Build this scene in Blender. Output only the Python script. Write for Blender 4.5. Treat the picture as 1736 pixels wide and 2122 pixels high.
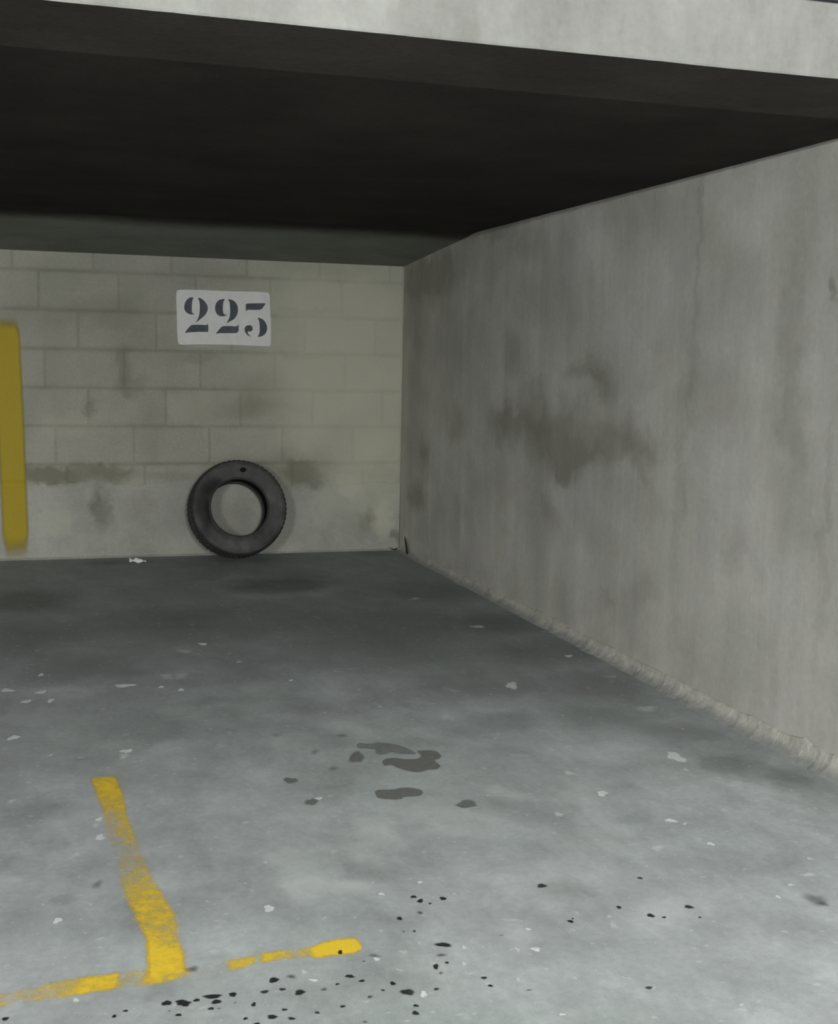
import bpy, bmesh, math, random
from mathutils import Vector, Matrix, noise

for o in list(bpy.data.objects):
    bpy.data.objects.remove(o, do_unlink=True)
SC = bpy.context.scene
COL = SC.collection

# ------------------------------------------------------------------ camera
cam_data = bpy.data.cameras.new('camera')
cam = bpy.data.objects.new('camera', cam_data)
COL.objects.link(cam)
CR = Vector((0.95363507, -0.30032989, 0.01954769))
CU = Vector((0.01720556, 0.11924595, 0.99271566))
CF = Vector((0.30047317, 0.94635213, -0.11888446))
cam.matrix_world = Matrix(((CR.x, CU.x, -CF.x, -2.5901), (CR.y, CU.y, -CF.y, -8.6153),
                           (CR.z, CU.z, -CF.z, 1.35), (0, 0, 0, 1)))
cam_data.sensor_fit = 'VERTICAL'
cam_data.sensor_height = 24.0
cam_data.lens = 24.0 * 2635.3 / 2122.0
cam_data.clip_start = 0.05
SC.camera = cam

# ------------------------------------------------------------------ world, lamps, exposure
world = bpy.data.worlds.new('world')
SC.world = world
world.use_nodes = True
world.node_tree.nodes['Background'].inputs['Color'].default_value = (0.75, 0.82, 0.85, 1)
world.node_tree.nodes['Background'].inputs['Strength'].default_value = 0.02

TUBE_STRENGTH = 560.0      # the tubes themselves are built with their housings below
LAMP_COLOR = (1.0, 1.0, 0.98)
LAMPS = [(-5.8, -10.8), (-1.8, -10.8), (2.2, -10.8)]   # x, y of each strip light
vs = SC.view_settings
SC.display_settings.display_device = 'sRGB'
vs.view_transform = 'Standard'
vs.look = 'None'
vs.gamma = 1.0
vs.use_curve_mapping = False
vs.exposure = 1.0

# ------------------------------------------------------------------ measured marks (metres in the place)
# right wall is the plane x = 0, the block wall y = 0, the floor z = 0
# floor marks: (x, y, half width, half depth, strength)
FLECKS = [
    (-2.619, -4.043, 0.0217, 0.0296, 1), (-2.644, -3.376, 0.0284, 0.0308, 1), (-2.515, -3.437, 0.0227, 0.0303, 1),
    (-2.572, -3.565, 0.0184, 0.0288, 1), (-2.482, -3.572, 0.0148, 0.0289, 1), (-2.51, -3.15, 0.0139, 0.0252, 1),
    (-2.187, -3.406, 0.0429, 0.0313, 1), (-1.944, -3.29, 0.0283, 0.0567, 0.5), (-2.004, -3.284, 0.0282, 0.0415, 0.5),
    (-2.045, -3.463, 0.0117, 0.0234, 1), (-1.972, -3.527, 0.0155, 0.0229, 1), (-1.772, -2.716, 0.0225, 0.0307, 1),
    (-1.874, -2.846, 0.035, 0.0389, 0.5), (-1.666, -3.105, 0.0128, 0.0255, 0.6), (-1.508, -3.475, 0.0101, 0.0202, 1),
    (-2.251, -4.294, 0.0196, 0.0273, 1), (-2.263, -4.346, 0.0177, 0.032, 0.7), (-2.5, -4.276, 0.0128, 0.0162, 0.6),
    (-2.381, -4.93, 0.0111, 0.016, 1), (-2.393, -4.975, 0.0124, 0.0195, 0.6), (-2.387, -5.076, 0.0147, 0.0222, 1),
    (-2.457, -5.188, 0.0129, 0.0258, 0.6), (-2.623, -4.708, 0.0115, 0.023, 0.6), (-2.517, -5.592, 0.0126, 0.0162, 1),
    (-2.492, -5.993, 0.008, 0.0083, 1), (-1.777, -5.342, 0.0133, 0.0242, 0.5), (-1.973, -5.37, 0.0065, 0.0129, 0.6),
    (-2.018, -5.656, 0.0154, 0.0195, 1), (-1.727, -5.645, 0.0086, 0.0117, 1), (-1.975, -5.063, 0.0112, 0.0195, 0.5),
    (-1.722, -4.916, 0.0134, 0.013, 1), (-1.78, -6.163, 0.0083, 0.0146, 1), (-1.834, -5.982, 0.0076, 0.0093, 1),
    (-2.005, -5.999, 0.0074, 0.0112, 0.7), (-1.993, -6.041, 0.0105, 0.0065, 1), (-0.629, -3.771, 0.0286, 0.0561, 1),
    (-0.239, -4.23, 0.0425, 0.0646, 0.6), (-0.432, -4.813, 0.0306, 0.0611, 0.9),
    (-0.865, -4.885, 0.0193, 0.0251, 0.7), (-0.847, -5.093, 0.0185, 0.0275, 1), (-1.056, -5.23, 0.0132, 0.0263, 0.7),
    (-0.751, -5.363, 0.0175, 0.0206, 1), (-0.725, -5.398, 0.0072, 0.0081, 1), (-0.731, -5.557, 0.0125, 0.015, 1),
    (-0.896, -5.547, 0.0192, 0.0292, 0.7), (-1.131, -5.369, 0.0098, 0.0114, 0.6), (-0.588, -5.82, 0.021, 0.017, 0.7),
    (-0.674, -5.866, 0.0103, 0.013, 0.8), (-0.749, -5.923, 0.0063, 0.0124, 1), (-0.52, -5.725, 0.0081, 0.0145, 0.7),
    (-0.36, -2.623, 0.0348, 0.0476, 0.7), (-0.016, -2.805, 0.0099, 0.0198, 1), (-0.171, -3.329, 0.0181, 0.0294, 1),
    (-0.447, -1.827, 0.0276, 0.0441, 0.6), (-1.611, -5.601, 0.0063, 0.0123, 1), (-1.623, -5.98, 0.0067, 0.0098, 1),
    (-1.65, -6.056, 0.0076, 0.0139, 0.8), (-1.507, -6.021, 0.0056, 0.0112, 0.8), (-1.466, -6.032, 0.0101, 0.0147, 1),
    (-1.443, -5.93, 0.0081, 0.0079, 1), (-1.468, -5.871, 0.0295, 0.0108, 0.5), (-1.235, -5.964, 0.0106, 0.0188, 0.6),
    (-1.223, -5.917, 0.006, 0.012, 0.6), (-1.549, -5.692, 0.0074, 0.0089, 0.6), (-1.56, -6.155, 0.0053, 0.0107, 0.7),
    (-1.527, -6.321, 0.0071, 0.006, 1), (-1.142, -6.386, 0.0062, 0.0085, 0.7), (-1.045, -4.147, 0.0222, 0.0444, 0.35),
    (-1.936, -4.316, 0.0217, 0.0279, 0.35), (-1.256, -3.958, 0.0094, 0.0189, 0.7),
    (-1.684, -4.903, 0.009, 0.0132, 0.5), (-0.159, -3.729, 0.0297, 0.0346, 0.35),
    (-0.468, -4.944, 0.0099, 0.0157, 0.6), (0.011, -4.389, 0.0268, 0.0423, 0.9),
]
DROPS = [
    (-2.311, -6.056, 0.0097, 0.0113, 1), (-2.278, -6.063, 0.0174, 0.0113, 1), (-2.274, -6.076, 0.0062, 0.0056, 1),
    (-2.249, -6.06, 0.007, 0.0064, 1), (-2.215, -6.053, 0.0197, 0.0093, 1), (-2.21, -6.078, 0.0112, 0.0085, 1),
    (-2.172, -6.056, 0.0092, 0.0086, 1), (-2.225, -6.103, 0.0062, 0.0069, 0.8), (-2.209, -6.107, 0.0041, 0.0034, 0.4),
    (-2.293, -6.111, 0.0061, 0.0061, 1), (-2.173, -6.092, 0.0035, 0.0056, 0.3), (-2.076, -6.017, 0.0116, 0.0113, 1),
    (-2.036, -6.012, 0.0095, 0.0084, 0.5), (-2.105, -6.063, 0.0085, 0.008, 0.8),
    (-2.066, -6.062, 0.0071, 0.0066, 0.8), (-2.033, -6.085, 0.0114, 0.0116, 0.9),
    (-2.137, -6.11, 0.0052, 0.0084, 0.9), (-2.079, -6.148, 0.0059, 0.0055, 0.8), (-2.109, -6.17, 0.0116, 0.0081, 0.9),
    (-2.163, -6.162, 0.0051, 0.0053, 0.9), (-2.072, -6.187, 0.0082, 0.006, 0.8), (-2.144, -6.188, 0.0061, 0.0039, 1),
    (-2.016, -6.178, 0.0059, 0.0054, 0.7), (-1.959, -6.167, 0.0059, 0.0055, 0.8),
    (-1.98, -6.086, 0.0072, 0.0066, 0.5), (-1.947, -6.071, 0.0051, 0.0045, 0.8), (-1.912, -6.044, 0.011, 0.0069, 1),
    (-1.892, -6.071, 0.0062, 0.006, 1), (-1.893, -6.143, 0.0057, 0.0057, 0.6), (-1.859, -6.123, 0.005, 0.0036, 0.8),
    (-1.83, -6.1, 0.0062, 0.0082, 1), (-1.81, -6.145, 0.0143, 0.0145, 0.85), (-1.81, -6.205, 0.006, 0.0056, 1),
    (-1.82, -6.234, 0.0076, 0.0088, 0.9), (-1.93, -6.24, 0.0048, 0.0053, 0.5), (-1.905, -5.928, 0.0057, 0.0099, 1),
    (-1.834, -5.964, 0.0137, 0.0082, 0.4), (-1.864, -5.984, 0.0045, 0.004, 0.5), (-1.653, -5.682, 0.0072, 0.0091, 1),
    (-1.644, -5.71, 0.0075, 0.0119, 1), (-1.625, -5.731, 0.0042, 0.0049, 0.8), (-1.665, -5.775, 0.0074, 0.0095, 0.5),
    (-1.723, -5.793, 0.0069, 0.0084, 1), (-1.709, -5.869, 0.004, 0.0053, 0.8), (-1.734, -5.865, 0.0036, 0.0053, 0.4),
    (-2.31, -6.09, 0.0034, 0.0034, 0.4), (-2.239, -5.92, 0.0117, 0.0157, 0.45), (-1.584, -5.711, 0.0096, 0.0091, 1),
    (-1.665, -5.954, 0.0185, 0.0116, 0.9), (-1.686, -6.002, 0.0108, 0.0074, 0.5),
    (-1.715, -6.051, 0.0068, 0.0125, 0.9), (-1.685, -6.04, 0.0051, 0.0054, 0.8), (-1.714, -6.083, 0.005, 0.0061, 0.5),
    (-1.746, -6.149, 0.0057, 0.0058, 0.8), (-1.629, -6.129, 0.0063, 0.0069, 0.9),
    (-1.628, -6.166, 0.0062, 0.0051, 0.9), (-1.326, -5.917, 0.0074, 0.0085, 1), (-1.314, -5.904, 0.0033, 0.0043, 0.8),
    (-1.175, -5.874, 0.0067, 0.0079, 1), (-1.039, -5.724, 0.0071, 0.0076, 0.9), (-1.311, -5.703, 0.0118, 0.0145, 0.8),
    (-1.12, -5.938, 0.0094, 0.011, 0.9), (-1.093, -5.956, 0.0052, 0.0055, 0.9), (-1.003, -5.918, 0.012, 0.0103, 0.85),
    (-1.007, -5.979, 0.0042, 0.0055, 0.8), (-1.297, -6.266, 0.0083, 0.0069, 0.7),
    (-1.516, -5.943, 0.0054, 0.007, 0.35), (-1.554, -6.206, 0.0058, 0.0033, 0.5), (-2.42, -6.082, 0.0049, 0.0058, 1),
    (-2.396, -6.066, 0.0049, 0.0049, 1), (-2.633, -6.034, 0.0077, 0.0069, 1), (-2.412, -5.401, 0.0121, 0.0242, 0.3),
    (-0.665, -5.964, 0.025, 0.0372, 0.35), (-0.662, -5.989, 0.0112, 0.0153, 0.4),
    (-1.505, -4.55, 0.0284, 0.0568, 0.62), (-1.771, -4.729, 0.0222, 0.0271, 0.75),
    (-1.749, -4.94, 0.0203, 0.0308, 0.65), (-1.294, -5.077, 0.0299, 0.0345, 0.75),
    (-1.628, -4.453, 0.0143, 0.0282, 0.3), (-1.609, -4.646, 0.0184, 0.0259, 0.3), (-1.492, -4.293, 0.02, 0.0255, 0.3),
    (-1.719, -4.233, 0.0199, 0.0204, 0.2),
]
PUDDLE_A = [
    (-1.434, -4.619), (-1.412, -4.586), (-1.378, -4.587), (-1.355, -4.608), (-1.309, -4.62), (-1.283, -4.587),
    (-1.286, -4.53), (-1.251, -4.533), (-1.22, -4.546), (-1.216, -4.603), (-1.237, -4.637), (-1.256, -4.641),
    (-1.258, -4.663), (-1.255, -4.71), (-1.279, -4.741), (-1.311, -4.736), (-1.331, -4.75), (-1.356, -4.754),
    (-1.381, -4.727), (-1.4, -4.696), (-1.413, -4.655), (-1.439, -4.664),
]
PUDDLE_B = [
    (-1.475, -4.425), (-1.453, -4.389), (-1.429, -4.412), (-1.377, -4.408), (-1.343, -4.433), (-1.314, -4.474),
    (-1.3, -4.526), (-1.293, -4.568), (-1.322, -4.564), (-1.356, -4.545), (-1.374, -4.524), (-1.4, -4.542),
    (-1.425, -4.543), (-1.43, -4.518), (-1.417, -4.481), (-1.448, -4.465), (-1.472, -4.459),
]
PUDDLE_C = [
    (-1.533, -4.882), (-1.478, -4.896), (-1.452, -4.885), (-1.421, -4.887), (-1.391, -4.918), (-1.392, -4.944),
    (-1.41, -4.973), (-1.466, -4.969), (-1.473, -4.985), (-1.496, -4.987), (-1.535, -4.967), (-1.546, -4.951),
]
SIGN = [
    (-1.567, 1.776), (-1.506, 1.781), (-1.363, 1.782), (-1.219, 1.78), (-1.023, 1.783), (-0.974, 1.781),
    (-0.95, 1.776), (-0.944, 1.759), (-0.94, 1.672), (-0.935, 1.576), (-0.935, 1.435), (-0.943, 1.422),
    (-1.022, 1.422), (-1.169, 1.425), (-1.315, 1.425), (-1.435, 1.423), (-1.54, 1.417), (-1.557, 1.426),
    (-1.562, 1.464), (-1.565, 1.606), (-1.569, 1.724),
]
TWO_A_LOBE = [
    (-1.456, 1.731), (-1.471, 1.732), (-1.487, 1.726), (-1.504, 1.71), (-1.514, 1.69), (-1.518, 1.667),
    (-1.515, 1.648), (-1.504, 1.631), (-1.488, 1.622), (-1.468, 1.617), (-1.447, 1.623), (-1.461, 1.627),
    (-1.467, 1.637), (-1.467, 1.656), (-1.466, 1.69), (-1.463, 1.713),
]
TWO_A_STEM = [
    (-1.43, 1.73), (-1.411, 1.729), (-1.392, 1.718), (-1.375, 1.7), (-1.364, 1.681), (-1.361, 1.662), (-1.366, 1.64),
    (-1.378, 1.619), (-1.397, 1.601), (-1.416, 1.586), (-1.433, 1.573), (-1.445, 1.562), (-1.435, 1.579),
    (-1.425, 1.596), (-1.418, 1.62), (-1.414, 1.648), (-1.414, 1.682), (-1.417, 1.705), (-1.423, 1.722),
]
TWO_A_BASE = [
    (-1.469, 1.551), (-1.421, 1.553), (-1.368, 1.551), (-1.359, 1.564), (-1.357, 1.511), (-1.363, 1.506),
    (-1.421, 1.506), (-1.493, 1.5), (-1.514, 1.494), (-1.502, 1.515), (-1.485, 1.535),
]
TWO_B_LOBE = [
    (-1.247, 1.729), (-1.267, 1.726), (-1.284, 1.722), (-1.301, 1.707), (-1.311, 1.687), (-1.314, 1.663),
    (-1.31, 1.642), (-1.298, 1.623), (-1.281, 1.613), (-1.262, 1.612), (-1.242, 1.618), (-1.228, 1.625),
    (-1.245, 1.624), (-1.256, 1.629), (-1.261, 1.648), (-1.261, 1.677), (-1.258, 1.706),
]
TWO_B_STEM = [
    (-1.227, 1.728), (-1.209, 1.726), (-1.187, 1.718), (-1.17, 1.701), (-1.161, 1.68), (-1.159, 1.651),
    (-1.165, 1.627), (-1.177, 1.605), (-1.194, 1.59), (-1.218, 1.578), (-1.241, 1.564), (-1.228, 1.582),
    (-1.216, 1.606), (-1.212, 1.64), (-1.213, 1.678), (-1.216, 1.707),
]
TWO_B_BASE = [
    (-1.267, 1.547), (-1.218, 1.55), (-1.165, 1.548), (-1.154, 1.567), (-1.155, 1.505), (-1.218, 1.502),
    (-1.286, 1.5), (-1.31, 1.496), (-1.291, 1.518),
]
THREE_TOP = [
    (-1.106, 1.702), (-1.048, 1.706), (-0.969, 1.709), (-0.981, 1.693), (-0.998, 1.668), (-1.018, 1.663),
    (-1.072, 1.661), (-1.096, 1.662), (-1.106, 1.648), (-1.108, 1.682),
]
THREE_BOWL = [
    (-1.028, 1.607), (-1.013, 1.61), (-0.991, 1.601), (-0.973, 1.582), (-0.962, 1.558), (-0.961, 1.531),
    (-0.97, 1.507), (-0.988, 1.491), (-1.007, 1.483), (-1.029, 1.483), (-1.017, 1.494), (-1.012, 1.516),
    (-1.012, 1.554), (-1.015, 1.588),
]
THREE_BALL = [
    (-1.089, 1.558), (-1.072, 1.558), (-1.061, 1.548), (-1.059, 1.534), (-1.064, 1.521), (-1.076, 1.516),
    (-1.089, 1.517), (-1.094, 1.511), (-1.089, 1.499), (-1.076, 1.486), (-1.066, 1.48), (-1.081, 1.484),
    (-1.098, 1.494), (-1.111, 1.511), (-1.115, 1.527), (-1.112, 1.544), (-1.102, 1.555),
]
STEM_L = [
    (-2.389, -4.536), (-2.376, -4.727), (-2.372, -4.94), (-2.366, -5.17), (-2.361, -5.405), (-2.346, -5.588),
    (-2.327, -5.754), (-2.341, -5.941),
]
STEM_R = [
    (-2.304, -4.533), (-2.293, -4.748), (-2.294, -4.96), (-2.281, -5.192), (-2.266, -5.43), (-2.239, -5.616),
    (-2.242, -5.777), (-2.251, -5.92),
]
CROSS_T = [
    (-2.702, -5.929), (-2.644, -5.915), (-2.515, -5.894), (-2.418, -5.889), (-2.34, -5.891), (-2.236, -5.901),
    (-2.159, -5.893), (-2.091, -5.883), (-2.013, -5.879), (-1.955, -5.875), (-1.894, -5.86), (-1.854, -5.864),
    (-1.845, -5.904),
]
CROSS_B = [
    (-2.699, -6.012), (-2.644, -5.991), (-2.518, -5.98), (-2.434, -5.969), (-2.348, -5.975), (-2.243, -5.959),
    (-2.158, -5.955), (-2.101, -5.935), (-2.023, -5.93), (-1.97, -5.94), (-1.914, -5.941), (-1.874, -5.941),
    (-1.851, -5.928),
]
RW_DARK = [  # stains, plus a darker band and patches toward the far corner
    (-2.88, 1.01, 0.873, 0.106, 0.7), (-2.51, 1.1, 0.384, 0.112, 0.5), (-3.45, 1.1, 0.263, 0.097, 0.5),
    (-3, 0.93, 0.444, 0.093, 0.6), (-1.89, 0.99, 0.304, 0.109, 0.4), (-3.74, 0.93, 0.152, 0.082, 0.4),
    (-1.6, 1.65, 0.984, 0.25, 0.1), (-0.71, 1.49, 0.605, 0.372, 0.18), (-2.52, 1.67, 0.505, 0.147, 0.2),
    (-4.46, 1.59, 0.228, 0.211, 0.2), (-4.17, 1.79, 0.181, 0.185, 0.2), (-2.71, 0.87, 0.363, 0.097, 0.7),
    (-2.11, 0.94, 0.358, 0.119, 0.6), (-3.66, 1, 0.222, 0.094, 0.5), (-3.05, 1.3, 0.298, 0.064, 0.6),
    (-3.21, 1.25, 0.206, 0.056, 0.5), (-2.11, 1.36, 0.142, 0.144, 0.6), (-2.67, 0.56, 0.135, 0.098, 0.5),
    (-2.78, 0.79, 0.083, 0.072, 0.7), (-0.59, 1.88, 0.567, 0.156, 0.9), (-2.21, 1.97, 0.239, 0.114, 0.6),
    (-0.24, 1.5, 0.279, 0.817, 0.6), (-1.18, 0.96, 0.199, 0.104, 0.6), (-0.5, 0.76, 0.149, 0.097, 0.7),
    (-0.42, 0.44, 0.24, 0.115, 0.8), (-0.97, 1.97, 0.661, 0.119, 0.6), (-4.92, 1.62, 0.021, 0.04, 0.9),
    (-3.32, 0.28, 0.076, 0.045, 0.5), (-3.69, 0.41, 0.178, 0.084, 0.3), (-4.73, 1.35, 0.064, 0.503, 0.45),
    (-4.04, 1.65, 0.031, 0.954, 0.35), (-4, 0.77, 0.047, 0.493, 0.35), (-1.57, 2.09, 0.487, 0.069, 0.6),
    (-3.22, 2.06, 0.303, 0.131, 0.3), (-4.23, 1.21, 0.325, 0.112, 0.25), (-4.95, 0.8, 0.027, 0.489, 0.4),
]
RW_LIGHT = [
    (-2.92, 1.24, 0.141, 0.051, 0.6), (-3.34, 1.15, 0.296, 0.044, 0.4), (-3.8, 1.9, 0.104, 0.158, 0.5),
    (-3.82, 1.46, 0.167, 0.24, 0.3), (-4.53, 0.92, 0.193, 0.248, 0.3), (-4.87, 1.45, 0.069, 0.325, 0.35),
    (-2.76, 0.31, 0.73, 0.147, 0.3), (-4.19, 0.41, 0.45, 0.193, 0.3), (-4.56, 1.93, 0.124, 0.137, 0.3),
    (-4.95, 0.55, 0.082, 0.164, 0.4),
]
BW_DARK = [  # stains; wide first entries paint the dimmer lighting of the left half
    (-2.29, 1.75, 0.6, 0.338, 0.3), (-2.51, 1.19, 0.446, 0.495, 0.25), (-1.77, 1.39, 0.375, 0.316, 0.2),
    (-1.39, 1.88, 0.319, 0.095, 0.2), (-2.19, 0.55, 0.369, 0.07, 0.8), (-2.43, 0.55, 0.181, 0.057, 0.7),
    (-1.97, 0.58, 0.187, 0.048, 0.5), (-1.65, 0.53, 0.192, 0.049, 0.4), (-0.76, 0.54, 0.119, 0.094, 0.9),
    (-0.64, 0.49, 0.103, 0.067, 0.9), (-0.66, 0.59, 0.205, 0.067, 0.6), (-2.05, 0.33, 0.062, 0.155, 0.9),
    (-2.09, 0.41, 0.043, 0.096, 0.6), (-1.81, 0.32, 0.143, 0.13, 0.35), (-0.28, 0.19, 0.085, 0.103, 0.7),
    (-0.22, 0.24, 0.05, 0.069, 0.5), (-0.02, 0.08, 0.079, 0.063, 0.9), (-1, 1.09, 0.232, 0.196, 0.45),
    (-1.9, 1.27, 0.056, 0.189, 0.45), (-1.84, 1.14, 0.125, 0.079, 0.35), (-1.17, 0.99, 0.296, 0.114, 0.4),
    (-1.39, 1.34, 0.193, 0.048, 0.4), (-0.64, 1.65, 0.27, 0.033, 0.5), (-0.67, 1.38, 0.237, 0.033, 0.5),
    (-2.13, 0.98, 0.031, 0.095, 0.5), (-0.47, 1.95, 0.408, 0.081, 0.25), (-2.08, 1.61, 0.458, 0.124, 0.25),
    (-1.75, 0.82, 0.126, 0.193, 0.3), (-1.16, 0.26, 0.149, 0.167, 0.35), (-0.93, 0.62, 0.268, 0.083, 0.35),
    (-0.14, 0.55, 0.142, 0.041, 0.4),
]
BW_LIGHT = [  # wide first entries put the brighter lighting of the right half into colour
    (-0.26, 1.29, 0.696, 0.936, 0.85), (-0.8, 1.42, 0.536, 0.654, 0.4), (-0.24, 0.48, 0.352, 0.41, 0.4),
    (-0.47, 1.75, 0.511, 0.196, 0.35), (-0.13, 0.21, 0.089, 0.173, 0.6), (-0.38, 0.48, 0.105, 0.068, 0.4),
    (-0.73, 0.82, 0.203, 0.133, 0.3), (-1.46, 1.02, 0.193, 0.113, 0.3), (-2.34, 0.25, 0.183, 0.128, 0.35),
    (-2.24, 0.88, 0.183, 0.095, 0.25), (-0.39, 1.26, 0.276, 0.266, 0.25), (-0.59, 0.32, 0.138, 0.136, 0.3),
]
FL_DARK = [
    (-0.67, -2.45, 0.626, 0.427, 0.5), (-1.56, -2.25, 0.537, 0.481, 0.45), (-2.28, -3.04, 0.31, 0.267, 0.35),
    (-0.94, -4.27, 0.255, 0.16, 0.3), (-0.26, -4.57, 0.163, 0.158, 0.4), (-2.16, -3.98, 0.246, 0.221, 0.3),
    (-1.09, -3.81, 0.294, 0.187, 0.3), (-2.54, -1.45, 0.283, 0.399, 0.9), (-2.6, -2.37, 0.36, 0.381, 0.6),
    (-1.15, -1.28, 0.313, 0.29, 1), (-0.9, -1.07, 0.207, 0.344, 0.5), (-0.26, -1.62, 0.4, 0.394, 0.6),
    (-0.19, -3.22, 0.345, 0.304, 0.7), (-0.23, -3.86, 0.228, 0.288, 0.7), (-0.15, -2.56, 0.305, 0.31, 0.6),
    (-0.31, -4.93, 0.117, 0.119, 0.7), (-0.19, -5.09, 0.13, 0.093, 0.6), (-0.18, -5.29, 0.094, 0.12, 0.4),
    (-1.08, -3.03, 0.448, 0.394, 0.4), (-1.99, -2.16, 0.482, 0.481, 0.45), (-1.65, -3.09, 0.171, 0.367, 0.35),
    (-0.68, -4.34, 0.367, 0.259, 0.25), (-0.54, -4.85, 0.1, 0.097, 0.25), (-1.56, -3.88, 0.112, 0.138, 0.4),
    (-1.44, -4.02, 0.221, 0.166, 0.3), (-1.99, -0.21, 0.247, 0.119, 0.8), (-0.7, 0.1, 0.203, 0.182, 0.8),
    (-0.2, -0.11, 0.204, 0.179, 0.6), (-2.5, -4.72, 0.101, 0.11, 0.35), (-2.55, -5.51, 0.07, 0.051, 0.35),
    (-2.58, -5.22, 0.076, 0.101, 0.2), (-2.32, -5.99, 0.051, 0.053, 0.4), (-1.72, -5.48, 0.077, 0.097, 0.3),
    (-1.27, -5.76, 0.075, 0.054, 0.3), (-2.23, -5.17, 0.08, 0.324, 0.15), (-1.95, -4.38, 0.131, 0.162, 0.25),
    (-0.75, -3.74, 0.306, 0.241, 0.4),
]
FL_LIGHT = [
    (-1.65, -5.32, 0.081, 0.161, 0.8), (-1.87, -5.54, 0.125, 0.107, 0.6), (-1.62, -3.61, 0.137, 0.168, 0.5),
    (-1.43, -4.28, 0.105, 0.15, 0.4), (-1.43, -5.18, 0.214, 0.239, 0.3), (-1.85, -5.34, 0.119, 0.137, 0.3),
    (-2.51, -4.98, 0.047, 0.115, 0.4), (-1.18, -4.99, 0.061, 0.082, 0.5), (-1, -5.41, 0.126, 0.153, 0.3),
    (-2, -4.95, 0.086, 0.248, 0.2), (-1.17, -5.78, 0.25, 0.244, 0.25), (-0.94, -5.05, 0.093, 0.092, 0.3),
    (-1.36, -4.75, 0.191, 0.198, 0.2), (-0.38, -5.56, 0.043, 0.061, 0.5), (-1.47, -5.95, 0.046, 0.046, 0.6),
    (-1.72, -6.04, 0.065, 0.092, 0.3), (-1.16, -1.51, 0.331, 0.151, 0.35), (-2.49, -3.48, 0.188, 0.149, 0.3),
]
# ------------------------------------------------------------------ helpers
def link(name, mesh, mat=None, parent=None, smooth=False):
    o = bpy.data.objects.new(name, mesh)
    COL.objects.link(o)
    if mat:
        mesh.materials.clear()
        mesh.materials.append(mat)
    if parent:
        o.parent = parent
    if smooth:
        for p in mesh.polygons:
            p.use_smooth = True
    return o

def from_bm(name, bm, mat=None, parent=None, smooth=False):
    bmesh.ops.recalc_face_normals(bm, faces=bm.faces)
    me = bpy.data.meshes.new(name)
    bm.to_mesh(me)
    bm.free()
    return link(name, me, mat, parent, smooth)

def from_py(name, verts, faces, mat=None, parent=None, smooth=False):
    me = bpy.data.meshes.new(name)
    me.from_pydata(verts, [], faces)
    me.update()
    return link(name, me, mat, parent, smooth)

def add_box(bm, x0, x1, y0, y1, z0, z1):
    v = [bm.verts.new(p) for p in ((x0, y0, z0), (x1, y0, z0), (x1, y1, z0), (x0, y1, z0),
                                   (x0, y0, z1), (x1, y0, z1), (x1, y1, z1), (x0, y1, z1))]
    fs = [bm.faces.new([v[i] for i in f]) for f in ((0, 3, 2, 1), (4, 5, 6, 7), (0, 1, 5, 4), (1, 2, 6, 5),
                                                    (2, 3, 7, 6), (3, 0, 4, 7))]
    return v, fs

def add_cyl(bm, a, b, r, n=12):
    a, b = Vector(a), Vector(b)
    d = (b - a).normalized()
    u = d.orthogonal().normalized()
    w = d.cross(u)
    r0 = [bm.verts.new(a + r * (math.cos(t) * u + math.sin(t) * w)) for t in [2 * math.pi * i / n for i in range(n)]]
    r1 = [bm.verts.new(b + r * (math.cos(t) * u + math.sin(t) * w)) for t in [2 * math.pi * i / n for i in range(n)]]
    for i in range(n):
        bm.faces.new((r0[i], r0[(i + 1) % n], r1[(i + 1) % n], r1[i]))
    bm.faces.new(r0[::-1])
    bm.faces.new(r1)

def structure(o):
    o['kind'] = 'structure'
    return o

def tag(o, label, cat, group=None):
    o['label'] = label
    o['category'] = cat
    if group:
        o['group'] = group
    return o

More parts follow.
